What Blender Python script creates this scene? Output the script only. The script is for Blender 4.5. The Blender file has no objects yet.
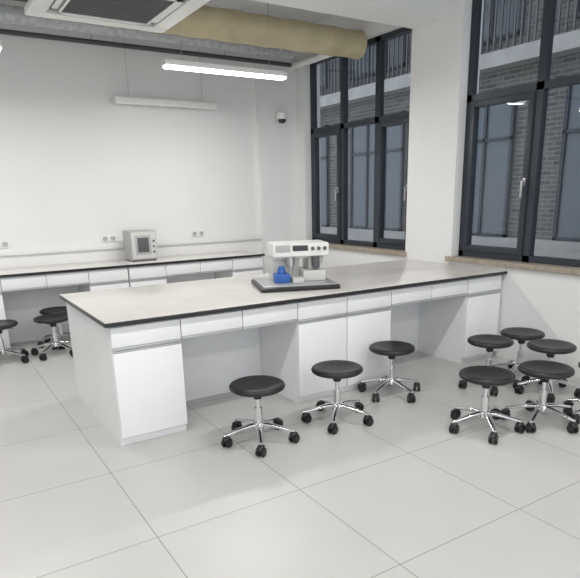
import bpy, bmesh, math, random
from mathutils import Vector, Matrix
random.seed(4)
sc=bpy.context.scene
COL=sc.collection
try:
    sc.view_settings.view_transform='Standard'
except Exception: pass

# ------------------------------------------------------------ materials
def mat(name,col,rough=.5,metal=0.,noise=0.,nscale=8.,bump=0.,emis=None,estr=0.,coat=0.,spec=.5):
    m=bpy.data.materials.new(name); m.use_nodes=True
    nt=m.node_tree; b=nt.nodes['Principled BSDF']
    b.inputs['Roughness'].default_value=rough; b.inputs['Metallic'].default_value=metal
    b.inputs['Specular IOR Level'].default_value=spec
    b.inputs['Coat Weight'].default_value=coat
    tc=nt.nodes.new('ShaderNodeTexCoord')
    nz=nt.nodes.new('ShaderNodeTexNoise'); nz.inputs['Scale'].default_value=nscale; nz.inputs['Detail'].default_value=4
    nt.links.new(tc.outputs['Object'],nz.inputs['Vector'])
    r=nt.nodes.new('ShaderNodeValToRGB')
    k=max(noise,.004)
    r.color_ramp.elements[0].color=(*[max(0,c*(1-k)) for c in col],1); r.color_ramp.elements[0].position=.3
    r.color_ramp.elements[1].color=(*[min(1,c*(1+k)) for c in col],1); r.color_ramp.elements[1].position=.7
    nt.links.new(nz.outputs['Fac'],r.inputs['Fac']); nt.links.new(r.outputs['Color'],b.inputs['Base Color'])
    if bump>0:
        bp=nt.nodes.new('ShaderNodeBump'); bp.inputs['Strength'].default_value=bump; bp.inputs['Distance'].default_value=.003
        nt.links.new(nz.outputs['Fac'],bp.inputs['Height']); nt.links.new(bp.outputs['Normal'],b.inputs['Normal'])
    if emis:
        b.inputs['Emission Color'].default_value=(*emis,1); b.inputs['Emission Strength'].default_value=estr
    return m

WALL=mat('wall_paint',(.81,.81,.805),.75,noise=.012,nscale=2)
CEIL=mat('ceiling_paint',(.66,.66,.65),.9,noise=.04,nscale=2)
CAB=mat('white_laminate',(.86,.865,.875),.32,noise=.008)
CABI=mat('laminate_inside',(.72,.73,.74),.5,noise=.01)
GROOVE=mat('handle_aluminium',(.55,.56,.57),.35,metal=.5)
PAINTED_SHADE=mat('painted_shade_black',(.03,.03,.03),.7)  # near-black colour standing in for shade inside a recess
BLACKEDGE=mat('phenolic_black',(.015,.015,.017),.3)
TOPM=mat('worktop_grey_stone',(.73,.70,.67),.22,noise=.05,nscale=4,coat=.2)
SEAT=mat('seat_black_polyurethane',(.012,.012,.013),.42,noise=.25,nscale=60,bump=.25)
CHROME=mat('chrome',(.78,.78,.80),.12,metal=1.)
BLKP=mat('black_plastic',(.014,.014,.015),.4)
FRAME=mat('frame_dark_aluminium',(.035,.042,.055),.4,metal=.2)
SILL=mat('sill_brown_stone',(.36,.31,.25),.35,noise=.2,nscale=25)
WPL=mat('white_plastic',(.82,.82,.80),.35)
BEIGE=mat('duct_insulation_beige',(.60,.52,.34),.7,noise=.1,nscale=6,bump=.3)
SILV=mat('duct_foil_grey',(.50,.52,.54),.45,metal=.3,noise=.2,nscale=20,bump=.4)
PIPE=mat('pipe_dark',(.07,.075,.085),.5)
LAMPE=mat('lamp_diffuser_lit',(1,1,1),.5,emis=(1,.99,.97),estr=9)
LAMPO=mat('lamp_diffuser_off',(.9,.9,.9),.4)
GREYM=mat('machine_grey',(.42,.43,.43),.4,noise=.03)
DGREY=mat('machine_dark_grey',(.10,.105,.11),.4)
LGREY=mat('machine_light',(.62,.62,.60),.35)
TRAYP=mat('tray_light_grey',(.46,.47,.48),.3,metal=.3)
BLUE=mat('blue_plastic',(.03,.12,.42),.35)
SCREEN=mat('screen_glass',(.04,.045,.05),.12)
STEEL=mat('brushed_steel',(.5,.5,.5),.3,metal=.9)
CONC=mat('outside_concrete',(.38,.37,.355),.85,noise=.12,nscale=3)
RAIL=mat('railing_metal',(.12,.12,.13),.5,metal=.5)
PAVE=mat('outside_paving',(.32,.32,.31),.9,noise=.2,nscale=2)

def floor_mat():
    m=bpy.data.materials.new('floor_tile'); m.use_nodes=True; nt=m.node_tree; b=nt.nodes['Principled BSDF']
    tc=nt.nodes.new('ShaderNodeTexCoord'); mp=nt.nodes.new('ShaderNodeMapping')
    T=.77
    mp.inputs['Location'].default_value=(.12/T+10,(1.03/T)+10,0); mp.inputs['Scale'].default_value=(1/T,1/T,1)
    nt.links.new(tc.outputs['Object'],mp.inputs['Vector'])
    br=nt.nodes.new('ShaderNodeTexBrick'); br.offset=0; br.squash=1
    br.inputs['Scale'].default_value=1; br.inputs['Brick Width'].default_value=1; br.inputs['Row Height'].default_value=1
    br.inputs['Mortar Size'].default_value=.0036; br.inputs['Mortar Smooth'].default_value=.2
    br.inputs['Color1'].default_value=(.575,.57,.55,1); br.inputs['Color2'].default_value=(.56,.555,.535,1)
    br.inputs['Mortar'].default_value=(.28,.28,.27,1)
    nt.links.new(mp.outputs['Vector'],br.inputs['Vector'])
    nz=nt.nodes.new('ShaderNodeTexNoise'); nz.inputs['Scale'].default_value=3; nz.inputs['Detail'].default_value=6
    nt.links.new(tc.outputs['Object'],nz.inputs['Vector'])
    mx=nt.nodes.new('ShaderNodeMix'); mx.data_type='RGBA'; mx.blend_type='MULTIPLY'; mx.inputs[0].default_value=.10
    nt.links.new(br.outputs['Color'],mx.inputs[6]); nt.links.new(nz.outputs['Fac'],mx.inputs[7])
    nt.links.new(mx.outputs[2],b.inputs['Base Color'])
    b.inputs['Roughness'].default_value=.34; b.inputs['Specular IOR Level'].default_value=.42
    return m
FLOOR=floor_mat()
def brick_mat():
    m=bpy.data.materials.new('outside_brick'); m.use_nodes=True; nt=m.node_tree; b=nt.nodes['Principled BSDF']
    tc=nt.nodes.new('ShaderNodeTexCoord'); sp=nt.nodes.new('ShaderNodeSeparateXYZ'); cb=nt.nodes.new('ShaderNodeCombineXYZ')
    nt.links.new(tc.outputs['Object'],sp.inputs[0]); nt.links.new(sp.outputs['Y'],cb.inputs['X']); nt.links.new(sp.outputs['Z'],cb.inputs['Y'])
    br=nt.nodes.new('ShaderNodeTexBrick'); br.inputs['Scale'].default_value=1
    br.inputs['Brick Width'].default_value=.26; br.inputs['Row Height'].default_value=.08; br.inputs['Mortar Size'].default_value=.009
    br.inputs['Color1'].default_value=(.16,.15,.14,1); br.inputs['Color2'].default_value=(.09,.086,.083,1); br.inputs['Mortar'].default_value=(.23,.225,.22,1)
    nt.links.new(cb.outputs[0],br.inputs['Vector']); nt.links.new(br.outputs['Color'],b.inputs['Base Color'])
    b.inputs['Roughness'].default_value=.85
    return m
BRICK=brick_mat()
def glass_mat(name,tint):
    m=bpy.data.materials.new(name); m.use_nodes=True; nt=m.node_tree
    for n in list(nt.nodes):
        if n.type!='OUTPUT_MATERIAL': nt.nodes.remove(n)
    out=[n for n in nt.nodes if n.type=='OUTPUT_MATERIAL'][0]
    t=nt.nodes.new('ShaderNodeBsdfTransparent'); t.inputs[0].default_value=(*tint,1)
    g=nt.nodes.new('ShaderNodeBsdfGlossy'); g.inputs['Roughness'].default_value=.02
    f=nt.nodes.new('ShaderNodeLayerWeight'); f.inputs[0].default_value=.5
    p=nt.nodes.new('ShaderNodeMath'); p.operation='POWER'; p.inputs[1].default_value=4
    q=nt.nodes.new('ShaderNodeMath'); q.operation='MULTIPLY_ADD'; q.inputs[1].default_value=.6; q.inputs[2].default_value=.03
    nt.links.new(f.outputs['Facing'],p.inputs[0]); nt.links.new(p.outputs[0],q.inputs[0])
    mx=nt.nodes.new('ShaderNodeMixShader')
    nt.links.new(q.outputs[0],mx.inputs[0]); nt.links.new(t.outputs[0],mx.inputs[1]); nt.links.new(g.outputs[0],mx.inputs[2]); nt.links.new(mx.outputs[0],out.inputs[0])
    return m
GLASS=glass_mat('window_glass',(.88,.91,.94))
DGLASS=mat('outside_window_glass',(.11,.13,.15),.12)

# ------------------------------------------------------------ mesh helper
class MB:
    def __init__(s): s.bm=bmesh.new()
    def box(s,a,b,bev=0.,seg=2,mi=0):
        t=bmesh.new(); bmesh.ops.create_cube(t,size=1)
        a=Vector(a);b=Vector(b);c=(a+b)/2;d=b-a
        for v in t.verts: v.co=Vector((v.co.x*d.x,v.co.y*d.y,v.co.z*d.z))+c
        if bev>0: bmesh.ops.bevel(t,geom=t.edges[:],offset=min(bev,min(abs(x) for x in d)*.45),segments=seg,affect='EDGES',profile=.6)
        s._add(t,mi); return s
    def _add(s,t,mi=0,M=None):
        if M is not None: bmesh.ops.transform(t,matrix=M,verts=t.verts)
        for f in t.faces: f.material_index=mi
        me=bpy.data.meshes.new('tmp'); t.to_mesh(me); t.free(); s.bm.from_mesh(me); bpy.data.meshes.remove(me)
    def cyl(s,p,q,r,r2=None,seg=20,mi=0,bev=0):
        p=Vector(p);q=Vector(q);d=q-p
        t=bmesh.new(); bmesh.ops.create_cone(t,cap_ends=True,cap_tris=False,segments=seg,radius1=r,radius2=r if r2 is None else r2,depth=d.length)
        if bev>0:
            es=[e for e in t.edges if len([f for f in e.link_faces if len(f.verts)>4])==1]
            bmesh.ops.bevel(t,geom=es,offset=bev,segments=2,affect='EDGES')
        M=Matrix.Translation((p+q)/2)@d.to_track_quat('Z','Y').to_matrix().to_4x4()
        s._add(t,mi,M); return s
    def lathe(s,prof,seg=40,mi=0,M=None):
        t=bmesh.new(); rings=[]
        for r,z in prof:
            if r<1e-5: rings.append([t.verts.new((0,0,z))])
            else: rings.append([t.verts.new((r*math.cos(2*math.pi*i/seg),r*math.sin(2*math.pi*i/seg),z)) for i in range(seg)])
        for a,b in zip(rings,rings[1:]):
            for i in range(seg):
                j=(i+1)%seg
                if len(a)==1 and len(b)==1: continue
                if len(a)==1: t.faces.new((a[0],b[j],b[i]))
                elif len(b)==1: t.faces.new((a[i],a[j],b[0]))
                else: t.faces.new((a[i],a[j],b[j],b[i]))
        bmesh.ops.recalc_face_normals(t,faces=t.faces)
        s._add(t,mi,M); return s
    def tube(s,pts,rads,seg=12,mi=0,flat=1.):
        t=bmesh.new(); rings=[]
        P=[Vector(p) for p in pts]
        for i,p in enumerate(P):
            d=(P[min(i+1,len(P)-1)]-P[max(i-1,0)]).normalized()
            up=Vector((0,0,1)) if abs(d.z)<.95 else Vector((0,1,0))
            x=d.cross(up).normalized(); y=x.cross(d).normalized(); r=rads[i] if isinstance(rads,(list,tuple)) else rads
            rings.append([t.verts.new(p+x*math.cos(2*math.pi*k/seg)*r+y*math.sin(2*math.pi*k/seg)*r*flat) for k in range(seg)])
        for a,b in zip(rings,rings[1:]):
            for k in range(seg): t.faces.new((a[k],a[(k+1)%seg],b[(k+1)%seg],b[k]))
        t.faces.new(rings[0]); t.faces.new(rings[-1])
        bmesh.ops.recalc_face_normals(t,faces=t.faces)
        s._add(t,mi); return s
    def obj(s,name,mats,parent=None,smooth=True,loc=(0,0,0)):
        me=bpy.data.meshes.new(name); s.bm.to_mesh(me); s.bm.free()
        if not isinstance(mats,(list,tuple)): mats=[mats]
        for m in mats: me.materials.append(m)
        if smooth:
            me.polygons.foreach_set('use_smooth',[True]*len(me.polygons)); 
            try: me.set_sharp_from_angle(angle=math.radians(35))
            except Exception: pass
        o=bpy.data.objects.new(name,me); COL.objects.link(o); o.location=loc
        if parent: o.parent=parent
        return o
def empty(name,loc,rz=0,label=None,cat=None,group=None):
    e=bpy.data.objects.new(name,None); e.empty_display_size=.1; COL.objects.link(e); e.location=loc; e.rotation_euler=(0,0,rz)
    if label: e['label']=label
    if cat: e['category']=cat
    if group: e['group']=group
    return e
def tag(o,label,cat,group=None):
    o['label']=label; o['category']=cat
    if group: o['group']=group
    return o
def struct(o): o['kind']='structure'; return o
def copy_thing(root,loc,rz,label=None):
    r=root.copy(); COL.objects.link(r); r.location=loc; r.rotation_euler=(0,0,rz)
    if label: r['label']=label
    def rec(src,dst):
        for c in list(src.children):
            k=c.copy(); COL.objects.link(k); k.parent=dst; k.matrix_parent_inverse=c.matrix_parent_inverse.copy(); rec(c,k)
    rec(root,r); return r

# ------------------------------------------------------------ room
W=3.533; YB=3.5; ZC=3.42
struct(MB().box((-5.2,-7,-.1),(W+.25,YB+.25,0)).obj('floor',FLOOR,smooth=False))
struct(MB().box((-5.2,-7,ZC),(W+.25,YB+.25,ZC+.15)).obj('ceiling',CEIL,smooth=False))
b=MB().box((-5.2,YB,0),(W+.25,YB+.25,ZC))
struct(b.obj('wall_back',WALL,smooth=False))
struct(MB().box((2.98,YB-.07,0),(W,YB,ZC)).obj('trim_1',WALL,smooth=False))['label']='shallow white wall pier'
W1=(1.32,3.25,.85,3.09); W2=(-1.94,.67,.85,3.26)
T=.25
b=MB()
b.box((W,-7,0),(W+T,YB,.83)); 
b.box((W,-7,.83),(W+T,W2[0],ZC)); b.box((W,W2[1],.83),(W+T,W1[0],ZC)); b.box((W,W1[1],.83),(W+T,YB,ZC))
b.box((W,W2[0],W2[3]),(W+T,W2[1],ZC)); b.box((W,W1[0],W1[3]),(W+T,W1[1],ZC))
struct(b.obj('wall_right',WALL,smooth=False))
struct(MB().box((-5.35,-7,0),(-5.2,YB+.25,ZC)).obj('wall_left',WALL,smooth=False))
struct(MB().box((-5.2,.86,2.99),(W,1.26,ZC)).obj('trim_2',WALL,smooth=False))['label']='white painted ceiling beam'
# sills
struct(MB().box((W-.035,W2[0]-.05,.83),(W+.12,W2[1]+.05,.875),.004).obj('trim_3',SILL))['label']='brown stone window sill'
struct(MB().box((W-.035,W1[0]-.02,.83),(W+.12,W1[1]+.05,.875),.004).obj('trim_4',SILL))['label']='brown stone window sill'

def window(n,y0,y1,z0,z1,mull,zt,case,handle_at):
    X0=W+.10; X1=W+.165; fw=.055
    root=empty('window_%d'%n,(0,0,0)); root['kind']='structure'
    b=MB()
    b.box((X0,y0,z0),(X1,y0+fw,z1)); b.box((X0,y1-fw,z0),(X1,y1,z1)); b.box((X0,y0,z0),(X1,y1,z0+fw)); b.box((X0,y0,z1-fw),(X1,y1,z1))
    b.box((X0,y0,zt-.03),(X1,y1,zt+.03))
    for m in mull: b.box((X0,m-.035,z0),(X1,m+.035,z1))
    b.obj('window_frame',FRAME,root,smooth=False)
    ed=[y0+fw]+sum([[m-.035,m+.035] for m in mull],[])+[y1-fw]
    for i in range(0,len(ed),2):
        a,c=ed[i],ed[i+1]
        if (i//2) in case:
            s=MB(); w=.055; q0,q1=z0+fw,zt-.03; xs,xe=X0-.015,X1-.01
            s.box((xs,a,q0),(xe,a+w,q1),.004); s.box((xs,c-w,q0),(xe,c,q1),.004); s.box((xs,a+w,q0),(xe,c-w,q0+w),.004); s.box((xs,a+w,q1-w),(xe,c-w,q1),.004)
            so=s.obj('window_sash',FRAME,root)
            hy=a+w/2
            h=MB(); hz=(q0+q1)/2-.05
            h.box((xs-.015,hy-.014,hz-.035),(xs,hy+.014,hz+.035),.004); h.box((xs-.04,hy-.01,hz-.01),(xs-.012,hy+.01,hz+.01),.003); h.box((xs-.045,hy-.01,hz-.13),(xs-.028,hy+.01,hz+.012),.004)
            h.obj('handle',STEEL,so)
    g=MB().box((X0+.028,y0+.03,z0+.03),(X0+.034,y1-.03,z1-.03)); g.obj('window_glass',GLASS,root,smooth=False)
window(1,W1[0],W1[1],.875,W1[3],[1.94,2.58],2.26,(0,2),0)
window(2,W2[0],W2[1],.875,W2[3],[-1.0,-.10],2.30,(2,0),0)

# ------------------------------------------------------------ outside
XF=8.6
root=empty('building_facade',(XF,6,-.6),label='brick building across courtyard with concrete bands and tall windows',cat='building')
R=lambda a,b:((a[0]-XF,a[1]-6,a[2]+.6),(b[0]-XF,b[1]-6,b[2]+.6))
b=MB(); b.box(*R((XF,-8,-.6),(XF+.4,24,9))); b.obj('brick_wall',BRICK,root,smooth=False)
b=MB()
b.box(*R((XF-.35,-8,3.6),(XF,24,3.85))); b.box(*R((XF-.15,-8,.2),(XF,24,.62))); b.box(*R((XF-.1,-8,6.6),(XF,24,7.0)))
b.obj('concrete_band',CONC,root,smooth=False)
b=MB()
for i in range(220):
    y=-8+i*.14; b.box(*R((XF-.30,y,3.85),(XF-.27,y+.03,4.75)))
b.box(*R((XF-.32,-8,4.75),(XF-.25,24,4.82))); b.obj('railing',RAIL,root,smooth=False)
for y in (-4.75,-1.85,1.05,3.95,6.85,9.75,12.65,15.55):
    for z0,z1 in ((.62,3.2),(4.1,6.3)):
        f=MB()
        f.box(*R((XF-.05,y,z0),(XF+.02,y+1.9,z1)),mi=1)
        for k in (0,.61,1.23,1.84): f.box(*R((XF-.09,y+k,z0),(XF-.04,y+k+.06,z1)),mi=0)
        for z in (z0,z0+(z1-z0)*.68,z1-.06): f.box(*R((XF-.09,y,z),(XF-.04,y+1.9,z+.06)),mi=0)
        f.obj('facade_window',[FRAME,DGLASS],root,smooth=False)
tag(MB().box((W+T+.01,-12,-.7),(30,30,-.6)).obj('courtyard_ground',PAVE,smooth=False),'grey paved courtyard ground outside the windows','ground')

# ------------------------------------------------------------ lab cabinets
def front_panel(b,x0,x1,z0,z1,y=0,t=.018): b.box((x0+.0025,y-t,z0),(x1-.0025,y,z1),.003)
def pedestal(w,dep,loc,rz=0,label='',group='',h=.77,hid=False):
    r=empty('pedestal_cabinet',loc,rz,label,'cabinet',group)
    b=MB(); b.box((0,0,.055),(w,dep,h)); b.box((.0,.02,0),(w,dep,.055))
    b.obj('body',CAB,r,smooth=False)
    d=MB(); front_panel(d,0,w,.635,h-.012); do=d.obj('drawer',CAB,r)
    g=MB(); g.box((.004,-.016,.617),(w-.004,-.001,.633),.002); g.obj('handle',GROOVE,do)
    d=MB(); front_panel(d,0,w,.06,.600); do=d.obj('door',CAB,r)
    g=MB(); g.box((.004,-.014,.602),(w-.004,-.001,.612),.002); g.obj('handle',GROOVE,do)
    return r
def knee_unit(w,dep,loc,rz=0,label='',group='',h=.77):
    r=empty('drawer_unit',loc,rz,label,'drawers',group)
    b=MB(); b.box((0,0,.64),(w,dep,h)); b.obj('body',CABI,r,smooth=False)
    b=MB(); b.box((0,dep-.03,0),(w,dep-.005,.64)); b.obj('modesty_panel',CAB,r,smooth=False)
    for k in (0,1):
        d=MB(); front_panel(d,k*w/2,(k+1)*w/2,.645,h-.012); do=d.obj('drawer',CAB,r)
        g=MB(); g.box((k*w/2+.004,-.016,.628),((k+1)*w/2-.004,-.001,.643),.002); g.obj('handle',GROOVE,do)
    return r
s=.4341; x0=.035
PL='white laminate base cabinet, drawer above door, under island worktop'
KL='white two-drawer unit above an island knee space'
gi='island bench base cabinets'; gk='island bench drawer units'
p=pedestal(s-.002,.585,(x0,.05,0),0,PL,gi)
for i in (3,4,7): copy_thing(p,(x0+i*s,.05,0),0)
for i in (0,3,4,7): copy_thing(p,(x0+(i+1)*s-.002,1.235,0),math.pi)
k=knee_unit(2*s-.002,.585,(x0+s,.05,0),0,KL,gk)
copy_thing(k,(x0+5*s,.05,0),0)
for i in (1,5): copy_thing(k,(x0+(i+2)*s-.002,1.235,0),math.pi)
r=empty('island_worktop',(0,0,.77),0,'long pale grey laboratory worktop with black edge','worktop')
b=MB().box((0,0,0),(W-.002,1.28,.024),.003); b.obj('edge',BLACKEDGE,r)
b=MB().box((.004,.004,.0242),(W-.004,1.276,.030),.002); b.obj('surface',TOPM,r)

# back counters
s2=.415
PB='white laminate base cabinet under the wall counter'
KB='white two-drawer unit over a wall counter knee space'
X=[1.02-4*s2-.0,1.03]
pb=pedestal(s2-.002,.535,(X[0],2.955,0),0,PB,'wall counter base cabinets')
for xx in (X[0]+3*s2,X[1],X[1]+3*s2): copy_thing(pb,(xx,2.955,0),0)
kb=knee_unit(2*s2-.002,.535,(X[0]+s2,2.955,0),0,KB,'wall counter drawer units')
copy_thing(kb,(X[1]+s2,2.955,0),0)
def counter(xa,xb,lab):
    r=empty('wall_counter_worktop',(xa,2.92,.77),0,lab,'worktop','wall counter worktops')
    MB().box((0,0,0),(xb-xa,.578,.024),.003).obj('edge',BLACKEDGE,r)
    MB().box((.004,.004,.0242),(xb-xa-.004,.574,.030),.002).obj('surface',TOPM,r)
counter(X[0]-.03,1.022,'pale black-edged worktop on wall cabinets, stools beneath')
counter(1.026,2.71,'pale black-edged worktop on wall cabinets, carrying a grey instrument')
# trunking and sockets
tag(MB().box((-2.0,YB-.03,.93),(2.98,YB,1.0),.004).obj('cable_trunking',WPL),'white plastic cable trunking along the plain wall','trunking')
sk=None
for i,x in enumerate((-.12,1.0,2.09)):
    if sk is not None: copy_thing(sk,(x,YB,1.01),0); continue
    sk=r=empty('wall_socket',(x,YB,1.01),0,'white plastic wall socket plate above the trunking','socket','wall sockets')
    MB().box((-.09,-.012,.0),(.09,0,.07),.004).obj('plate',WPL,r)
    for dx in (-.045,.045):
        b=MB()
        b.box((dx-.026,-.0135,.012),(dx+.026,-.0115,.058),.002)
        b.obj('socket_outlet',GREYM,r,smooth=False)

# ------------------------------------------------------------ stools
def make_stool(loc,rz,label,group):
    r=empty('laboratory_stool',loc,rz,label,'stool',group)
    H=.385
    pr=[(0,H-.014),(.06,H-.012),(.11,H-.006),(.14,H-.001),(.157,H-.001),(.167,H-.007),(.172,H-.018),(.170,H-.029),(.160,H-.037),(.12,H-.042),(0,H-.042)]
    b=MB().lathe(pr,48); b.obj('seat',SEAT,r)
    b=MB().box((-.07,-.055,H-.062),(.07,.055,H-.040),.006); b.cyl((0,0,H-.10),(0,0,H-.06),.026,.034); b.obj('seat_mount',BLKP,r)
    b=MB().cyl((0,0,.20),(0,0,H-.09),.0135); b.cyl((0,0,.10),(0,0,.225),.025,bev=.003); b.obj('gas_lift',CHROME,r)
    b=MB().tube([(.02,0,H-.075),(.09,.01,H-.078),(.145,.015,H-.088)],[.005,.005,.005]); b.cyl((.125,.013,H-.084),(.165,.017,H-.092),.008,bev=.002); b.obj('height_lever',CHROME,r)
    b=MB().lathe([(0,.082),(.034,.082),(.04,.09),(.04,.118),(.034,.128),(.024,.132),(0,.132)],28)
    RC=.218
    for k in range(5):
        a=2*math.pi*k/5; c,sn=math.cos(a),math.sin(a)
        pts=[(.02,.114),(.06,.112),(.11,.104),(.16,.093),(.208,.082),(RC+.012,.079)]
        b.tube([(q*c,q*sn,z) for q,z in pts],[.018,.018,.016,.0145,.013,.011],14,flat=.8)
        b.cyl((RC*c,RC*sn,.054),(RC*c,RC*sn,.084),.007,seg=10)
    b.obj('base',CHROME,r)
    proto=None
    for k in range(5):
        a=2*math.pi*k/5
        if proto is None:
            b=MB()
            for sx in (-1,1):
                b.cyl((sx*.006,-.009,.029),(sx*.026,-.009,.029),.029,seg=24,bev=.004)
            b.tube([(0,-.040,.029),(0,-.037,.050),(0,-.020,.061),(0,.004,.063),(0,.017,.056),(0,.024,.044)],[.006,.013,.020,.022,.017,.009],12,flat=.45)
            b.cyl((0,0,.038),(0,0,.062),.011)
            proto=b.obj('caster',BLKP,r); o=proto
        else:
            o=proto.copy(); COL.objects.link(o); o.parent=r
        o.location=(RC*math.cos(a),RC*math.sin(a),0); o.rotation_euler=(0,0,a+[.4,2.0,-.9,1.1,2.7][k])
    return r
SL='black round stool with chrome five-star base, '
stools=[(.78,-.36,.5,'beside island knee space'),(1.38,-.37,.2,'beside island cabinets'),
 (2.03,-.18,.95,'pulled up to island'),(2.77,-.48,.3,'clustered with others'),
 (3.17,-.47,.3+.63,'clustered near window wall'),(3.0,-.85,.1,'clustered among others'),
 (2.06,-1.04,.35,'at edge of cluster'),(2.46,-1.18,.98,'clustered beside another stool'),
 (2.82,-1.38,.4,'at edge of cluster'),
 (.15,2.66,.2,'beside wall counter'),(.27,3.06,.8,'tucked under wall counter'),(-.33,2.66,.5,'beside wall counter')]
st=None
for x,y,a,l in stools:
    if st is None: st=make_stool((x,y,0),a,SL+l,'black laboratory stools')
    else: copy_thing(st,(x,y,0),a,SL+l)

# ------------------------------------------------------------ bench instrument
r=empty('laboratory_instrument',(1.59,.48,.8003),math.radians(-20),'white benchtop instrument on black-edged tray with blue holder','instrument')
b=MB().box((-.25,-.22,0),(.25,.22,.024),.008); b.obj('tray',BLKP,r)
b=MB().box((-.235,-.205,.0242),(.235,.205,.032),.004); b.obj('tray_plate',TRAYP,r)
b=MB().box((-.13,.05,.032),(.05,.19,.17),.008); b.box((.05,-.06,.032),(.20,.19,.095),.01);b.box((.10,.0,.095),(.20,.19,.17),.008); b.obj('body',LGREY,r)
b=MB().box((-.14,-.05,.175),(.225,.19,.255),.014,3); b.box((-.12,.03,.158),(.215,.18,.178)); b.obj('head',WPL,r)
b=MB().box((-.015,-.054,.21),(.085,-.049,.242),.002); b.obj('display',SCREEN,r)
b=MB().box((-.125,-.053,.205),(-.03,-.049,.245),.002); b.obj('control_panel',GREYM,r)
for x in (.115,.155,.195):
    b=MB().cyl((x,-.064,.222),(x,-.049,.222),.011,seg=16,bev=.002); b.obj('knob',DGREY,r)
b=MB().cyl((-.02,.0,.12),(-.02,.0,.177),.026,bev=.004); b.cyl((-.02,.0,.085),(-.02,.0,.12),.012); b.obj('spindle',STEEL,r)
b=MB().cyl((.14,-.03,.105),(.14,-.03,.177),.026,bev=.004); b.obj('nozzle',DGREY,r)
b=MB().box((-.14,-.09,.032),(-.04,.0,.085),.01); b.cyl((-.09,-.045,.085),(-.09,-.045,.125),.030,.02,bev=.003); b.obj('blue_holder',BLUE,r)
b=MB().box((-.03,-.12,.032),(.045,-.03,.062),.006); b.obj('sample_stage',LGREY,r)
r.scale=(1.2,1.2,1.3)

# back counter instrument
r=empty('cabinet_instrument',(1.275,3.24,.8003),0,'grey boxy laboratory instrument with square viewing window','instrument')
MB().box((-.15,-.13,.012),(.15,.14,.335),.01).obj('body',GREYM,r)
b=MB()
for x in (-.12,.12):
    for y in (-.1,.11): b.cyl((x,y,0),(x,y,.013),.015,seg=12)
b.obj('foot',BLKP,r)
MB().box((-.14,-.142,.03),(.14,-.129,.32),.006).obj('front_frame',LGREY,r)
MB().box((-.10,-.147,.075),(.075,-.141,.285),.004).obj('viewing_window',GREYM,r)
MB().box((-.075,-.149,.10),(.05,-.1465,.26),.002).obj('inner_screen',DGREY,r)
for z in (.10,.16,.22): MB().cyl((.108,-.15,z),(.108,-.141,z),.010,seg=14).obj('knob',BLKP,r)

# ------------------------------------------------------------ ceiling things
def lamp(x,y,z,l,lit,label):
    r=empty('linear_pendant_lamp',(x,y,z),0,label,'lamp','linear pendant lamps')
    MB().box((-l/2,-.05,.02),(l/2,.05,.065),.006).obj('housing',WPL,r)
    MB().box((-l/2+.01,-.045,.0),(l/2-.01,.045,.0215),.008).obj('lamp_diffuser',LAMPE if lit else LAMPO,r)
    for d in (-l*.36,l*.36): MB().cyl((d,0,.06),(d,0,ZC-z),.0025,seg=6).obj('suspension_cable',STEEL,r)
ll='long white linear LED lamp hanging from the ceiling, lit'
lamp(1.835,1.94,2.57,1.24,True,ll)
lamp(-.68,1.93,2.57,1.25,True,ll)
lamp(1.79,3.41,2.475,1.20,False,'slim white linear lamp hanging by the plain wall, unlit')
for x in (-3.0,-.68,1.83):  # added lamps out of view, put in to light the room
    for y in (-1.3,-4.3):
        lamp(x,y,2.9,1.25,True,ll)
# cassette
r=empty('ceiling_air_conditioner',(.49,.775,2.66),0,'white square cassette air conditioner with central intake grille','air conditioner')
b=MB()
b.box((-.475,-.475,0),(.475,-.36,.045),.012); b.box((-.475,.36,0),(.475,.475,.045),.012); b.box((-.475,-.36,0),(-.36,.36,.045),.012); b.box((.36,-.36,0),(.475,.36,.045),.012)
b.box((-.30,-.30,-.004),(.30,-.285,.04)); b.box((-.30,.285,-.004),(.30,.30,.04)); b.box((-.30,-.30,-.004),(-.285,.30,.04)); b.box((.285,-.30,-.004),(.30,.30,.04))
b.obj('panel',WPL,r)
MB().box((-.42,-.42,.04),(.42,.42,.30)).obj('casing',SILV,r,smooth=False)
b=MB()
for i in range(17):
    y=-.272+i*.034; b.box((-.286,y-.006,.0),(.286,y+.006,.02))
b.obj('intake_grille',DGREY,r,smooth=False)
MB().box((-.36,-.36,.032),(.36,.36,.039)).obj('cavity_shade_sheet',PAINTED_SHADE,r,smooth=False)  # black sheet paints the darkness of the casing behind the grille
for k in range(4):
    o=MB().box((-.25,.312,.004),(.25,.35,.012),.003).obj('air_vane',WPL,r); o.rotation_euler=(0,0,k*math.pi/2)
b=MB()
for x in (-.4,.4):
    for y in (-.4,.4): b.cyl((x,y,.28),(x,y,ZC-2.66),.006,seg=8)
b.obj('suspension_rods',STEEL,r)
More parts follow.
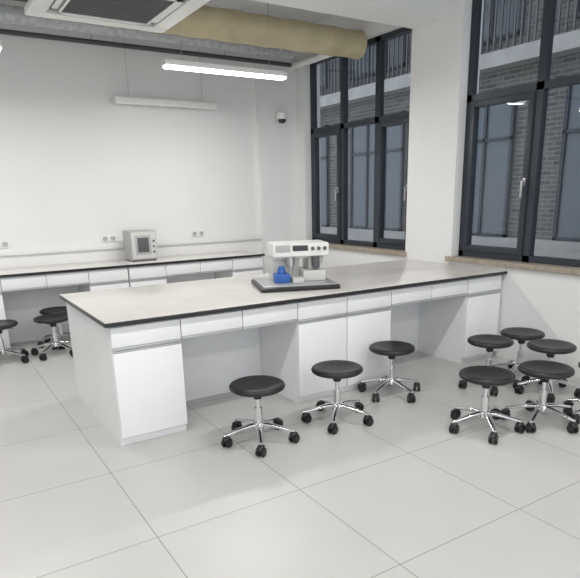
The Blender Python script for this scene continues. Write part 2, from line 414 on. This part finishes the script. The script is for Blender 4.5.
# ducts
def ribbed(xa,xb,y,z,r,n,mt,name,lab,cat,amp):
    e=empty(name,(0,y,z),0,lab,cat)
    p=Vector((xa,0,0));q=Vector((xb,0,0)); pts=[p.lerp(q,i/n) for i in range(n+1)]; rads=[r*(1+amp*math.sin(i*1.9)) for i in range(n+1)]
    MB().tube(pts,rads,24).obj('duct_skin',mt,e)
    for x in (-2.2,-.8,.9,2.4):
        if x>xa: MB().cyl((x,0,r*.9),(x,0,ZC-z),.004,seg=6).obj('hanger_rod',STEEL,e)
ribbed(.75,W-.002,2.14,3.03,.135,24,BEIGE,'insulated_air_duct','thick beige insulated air duct below the ceiling','duct',.04)
ribbed(-4,3.3,3.12,3.13,.075,220,SILV,'flexible_duct','grey foil flexible duct running below the ceiling','duct',.06)
for y,z,rr_ in ((3.33,3.03,.024),(2.85,3.20,.02)):
    e=empty('ceiling_pipe',(0,y,z),0,'dark pipe hung below the ceiling beside flexible duct','pipe','ceiling pipes')
    MB().cyl((-4,0,0),(3.4,0,0),rr_).obj('pipe_run',PIPE,e)
    for x in (-2.1,-.7,1.0,2.5): MB().cyl((x,0,0),(x,0,ZC-z),.004,seg=6).obj('hanger_rod',STEEL,e)
tag(MB().cyl((W-.06,2.32,3.03),(W-.06,3.43,3.03),.04,seg=24).obj('roller_blind',WPL),'white roller blind tube above the window','blind')
# security camera
r=empty('security_camera',(3.235,YB-.07,2.43),0,'small white dome security camera on a wall pier','camera')
b=MB().box((-.035,-.012,-.03),(.035,0,.07),.004); b.box((-.02,-.10,.03),(.02,-.01,.055),.004); b.obj('bracket',WPL,r)
b=MB().lathe([(0,.035),(.05,.035),(.058,.025),(.058,-.02),(.05,-.03),(0,-.03)],28,M=Matrix.Translation((0,-.11,0))); b.obj('housing',WPL,r)
b=MB().lathe([(.042,-.028),(.04,-.05),(.028,-.066),(0,-.073)],28,M=Matrix.Translation((0,-.11,0))); b.obj('lens_dome',SCREEN,r)
r.scale=(1.2,1.2,1.2)

# ------------------------------------------------------------ lights
for x in (-3.0,-.68,1.83):
    for y,z in ((1.95,2.56),(-1.3,2.88),(-4.3,2.88)):  # first row lights the visible lamps; the others serve the added, unseen ones
        if x==-3.0 and y>1: continue
        L=bpy.data.lights.new('lamp_light','AREA'); L.shape='RECTANGLE'; L.size=1.2; L.size_y=.08; L.energy=25; L.color=(1,.985,.955)
        o=bpy.data.objects.new('lamp_light',L); COL.objects.link(o); o.location=(x,y,z)
w=bpy.data.worlds.new('World'); sc.world=w; w.use_nodes=True
bg=w.node_tree.nodes['Background']; bg.inputs[0].default_value=(.9,.945,1,1); bg.inputs[1].default_value=1.42

# ------------------------------------------------------------ camera
cx,cy,cz,yaw,pit,rol,F,px,py=[-0.7993,-3.3292,1.4881,0.5674,0.2783,-0.0204,576.4878,299.6668,359.0439]
f=Vector((math.sin(yaw)*math.cos(pit),math.cos(yaw)*math.cos(pit),-math.sin(pit)))
rr=Vector((math.cos(yaw),-math.sin(yaw),0)); u=rr.cross(f)
c,sn=math.cos(rol),math.sin(rol)
r2=c*rr+sn*u; u2=-sn*rr+c*u
M=Matrix(((r2.x,u2.x,-f.x,cx),(r2.y,u2.y,-f.y,cy),(r2.z,u2.z,-f.z,cz),(0,0,0,1)))
cd=bpy.data.cameras.new('camera'); cam=bpy.data.objects.new('camera',cd); COL.objects.link(cam); cam.matrix_world=M
cd.sensor_fit='HORIZONTAL'; cd.sensor_width=36; cd.lens=F*36/580
cd.shift_x=(290-px)/580; cd.shift_y=(py-289)/580; cd.clip_start=.05
sc.camera=cam
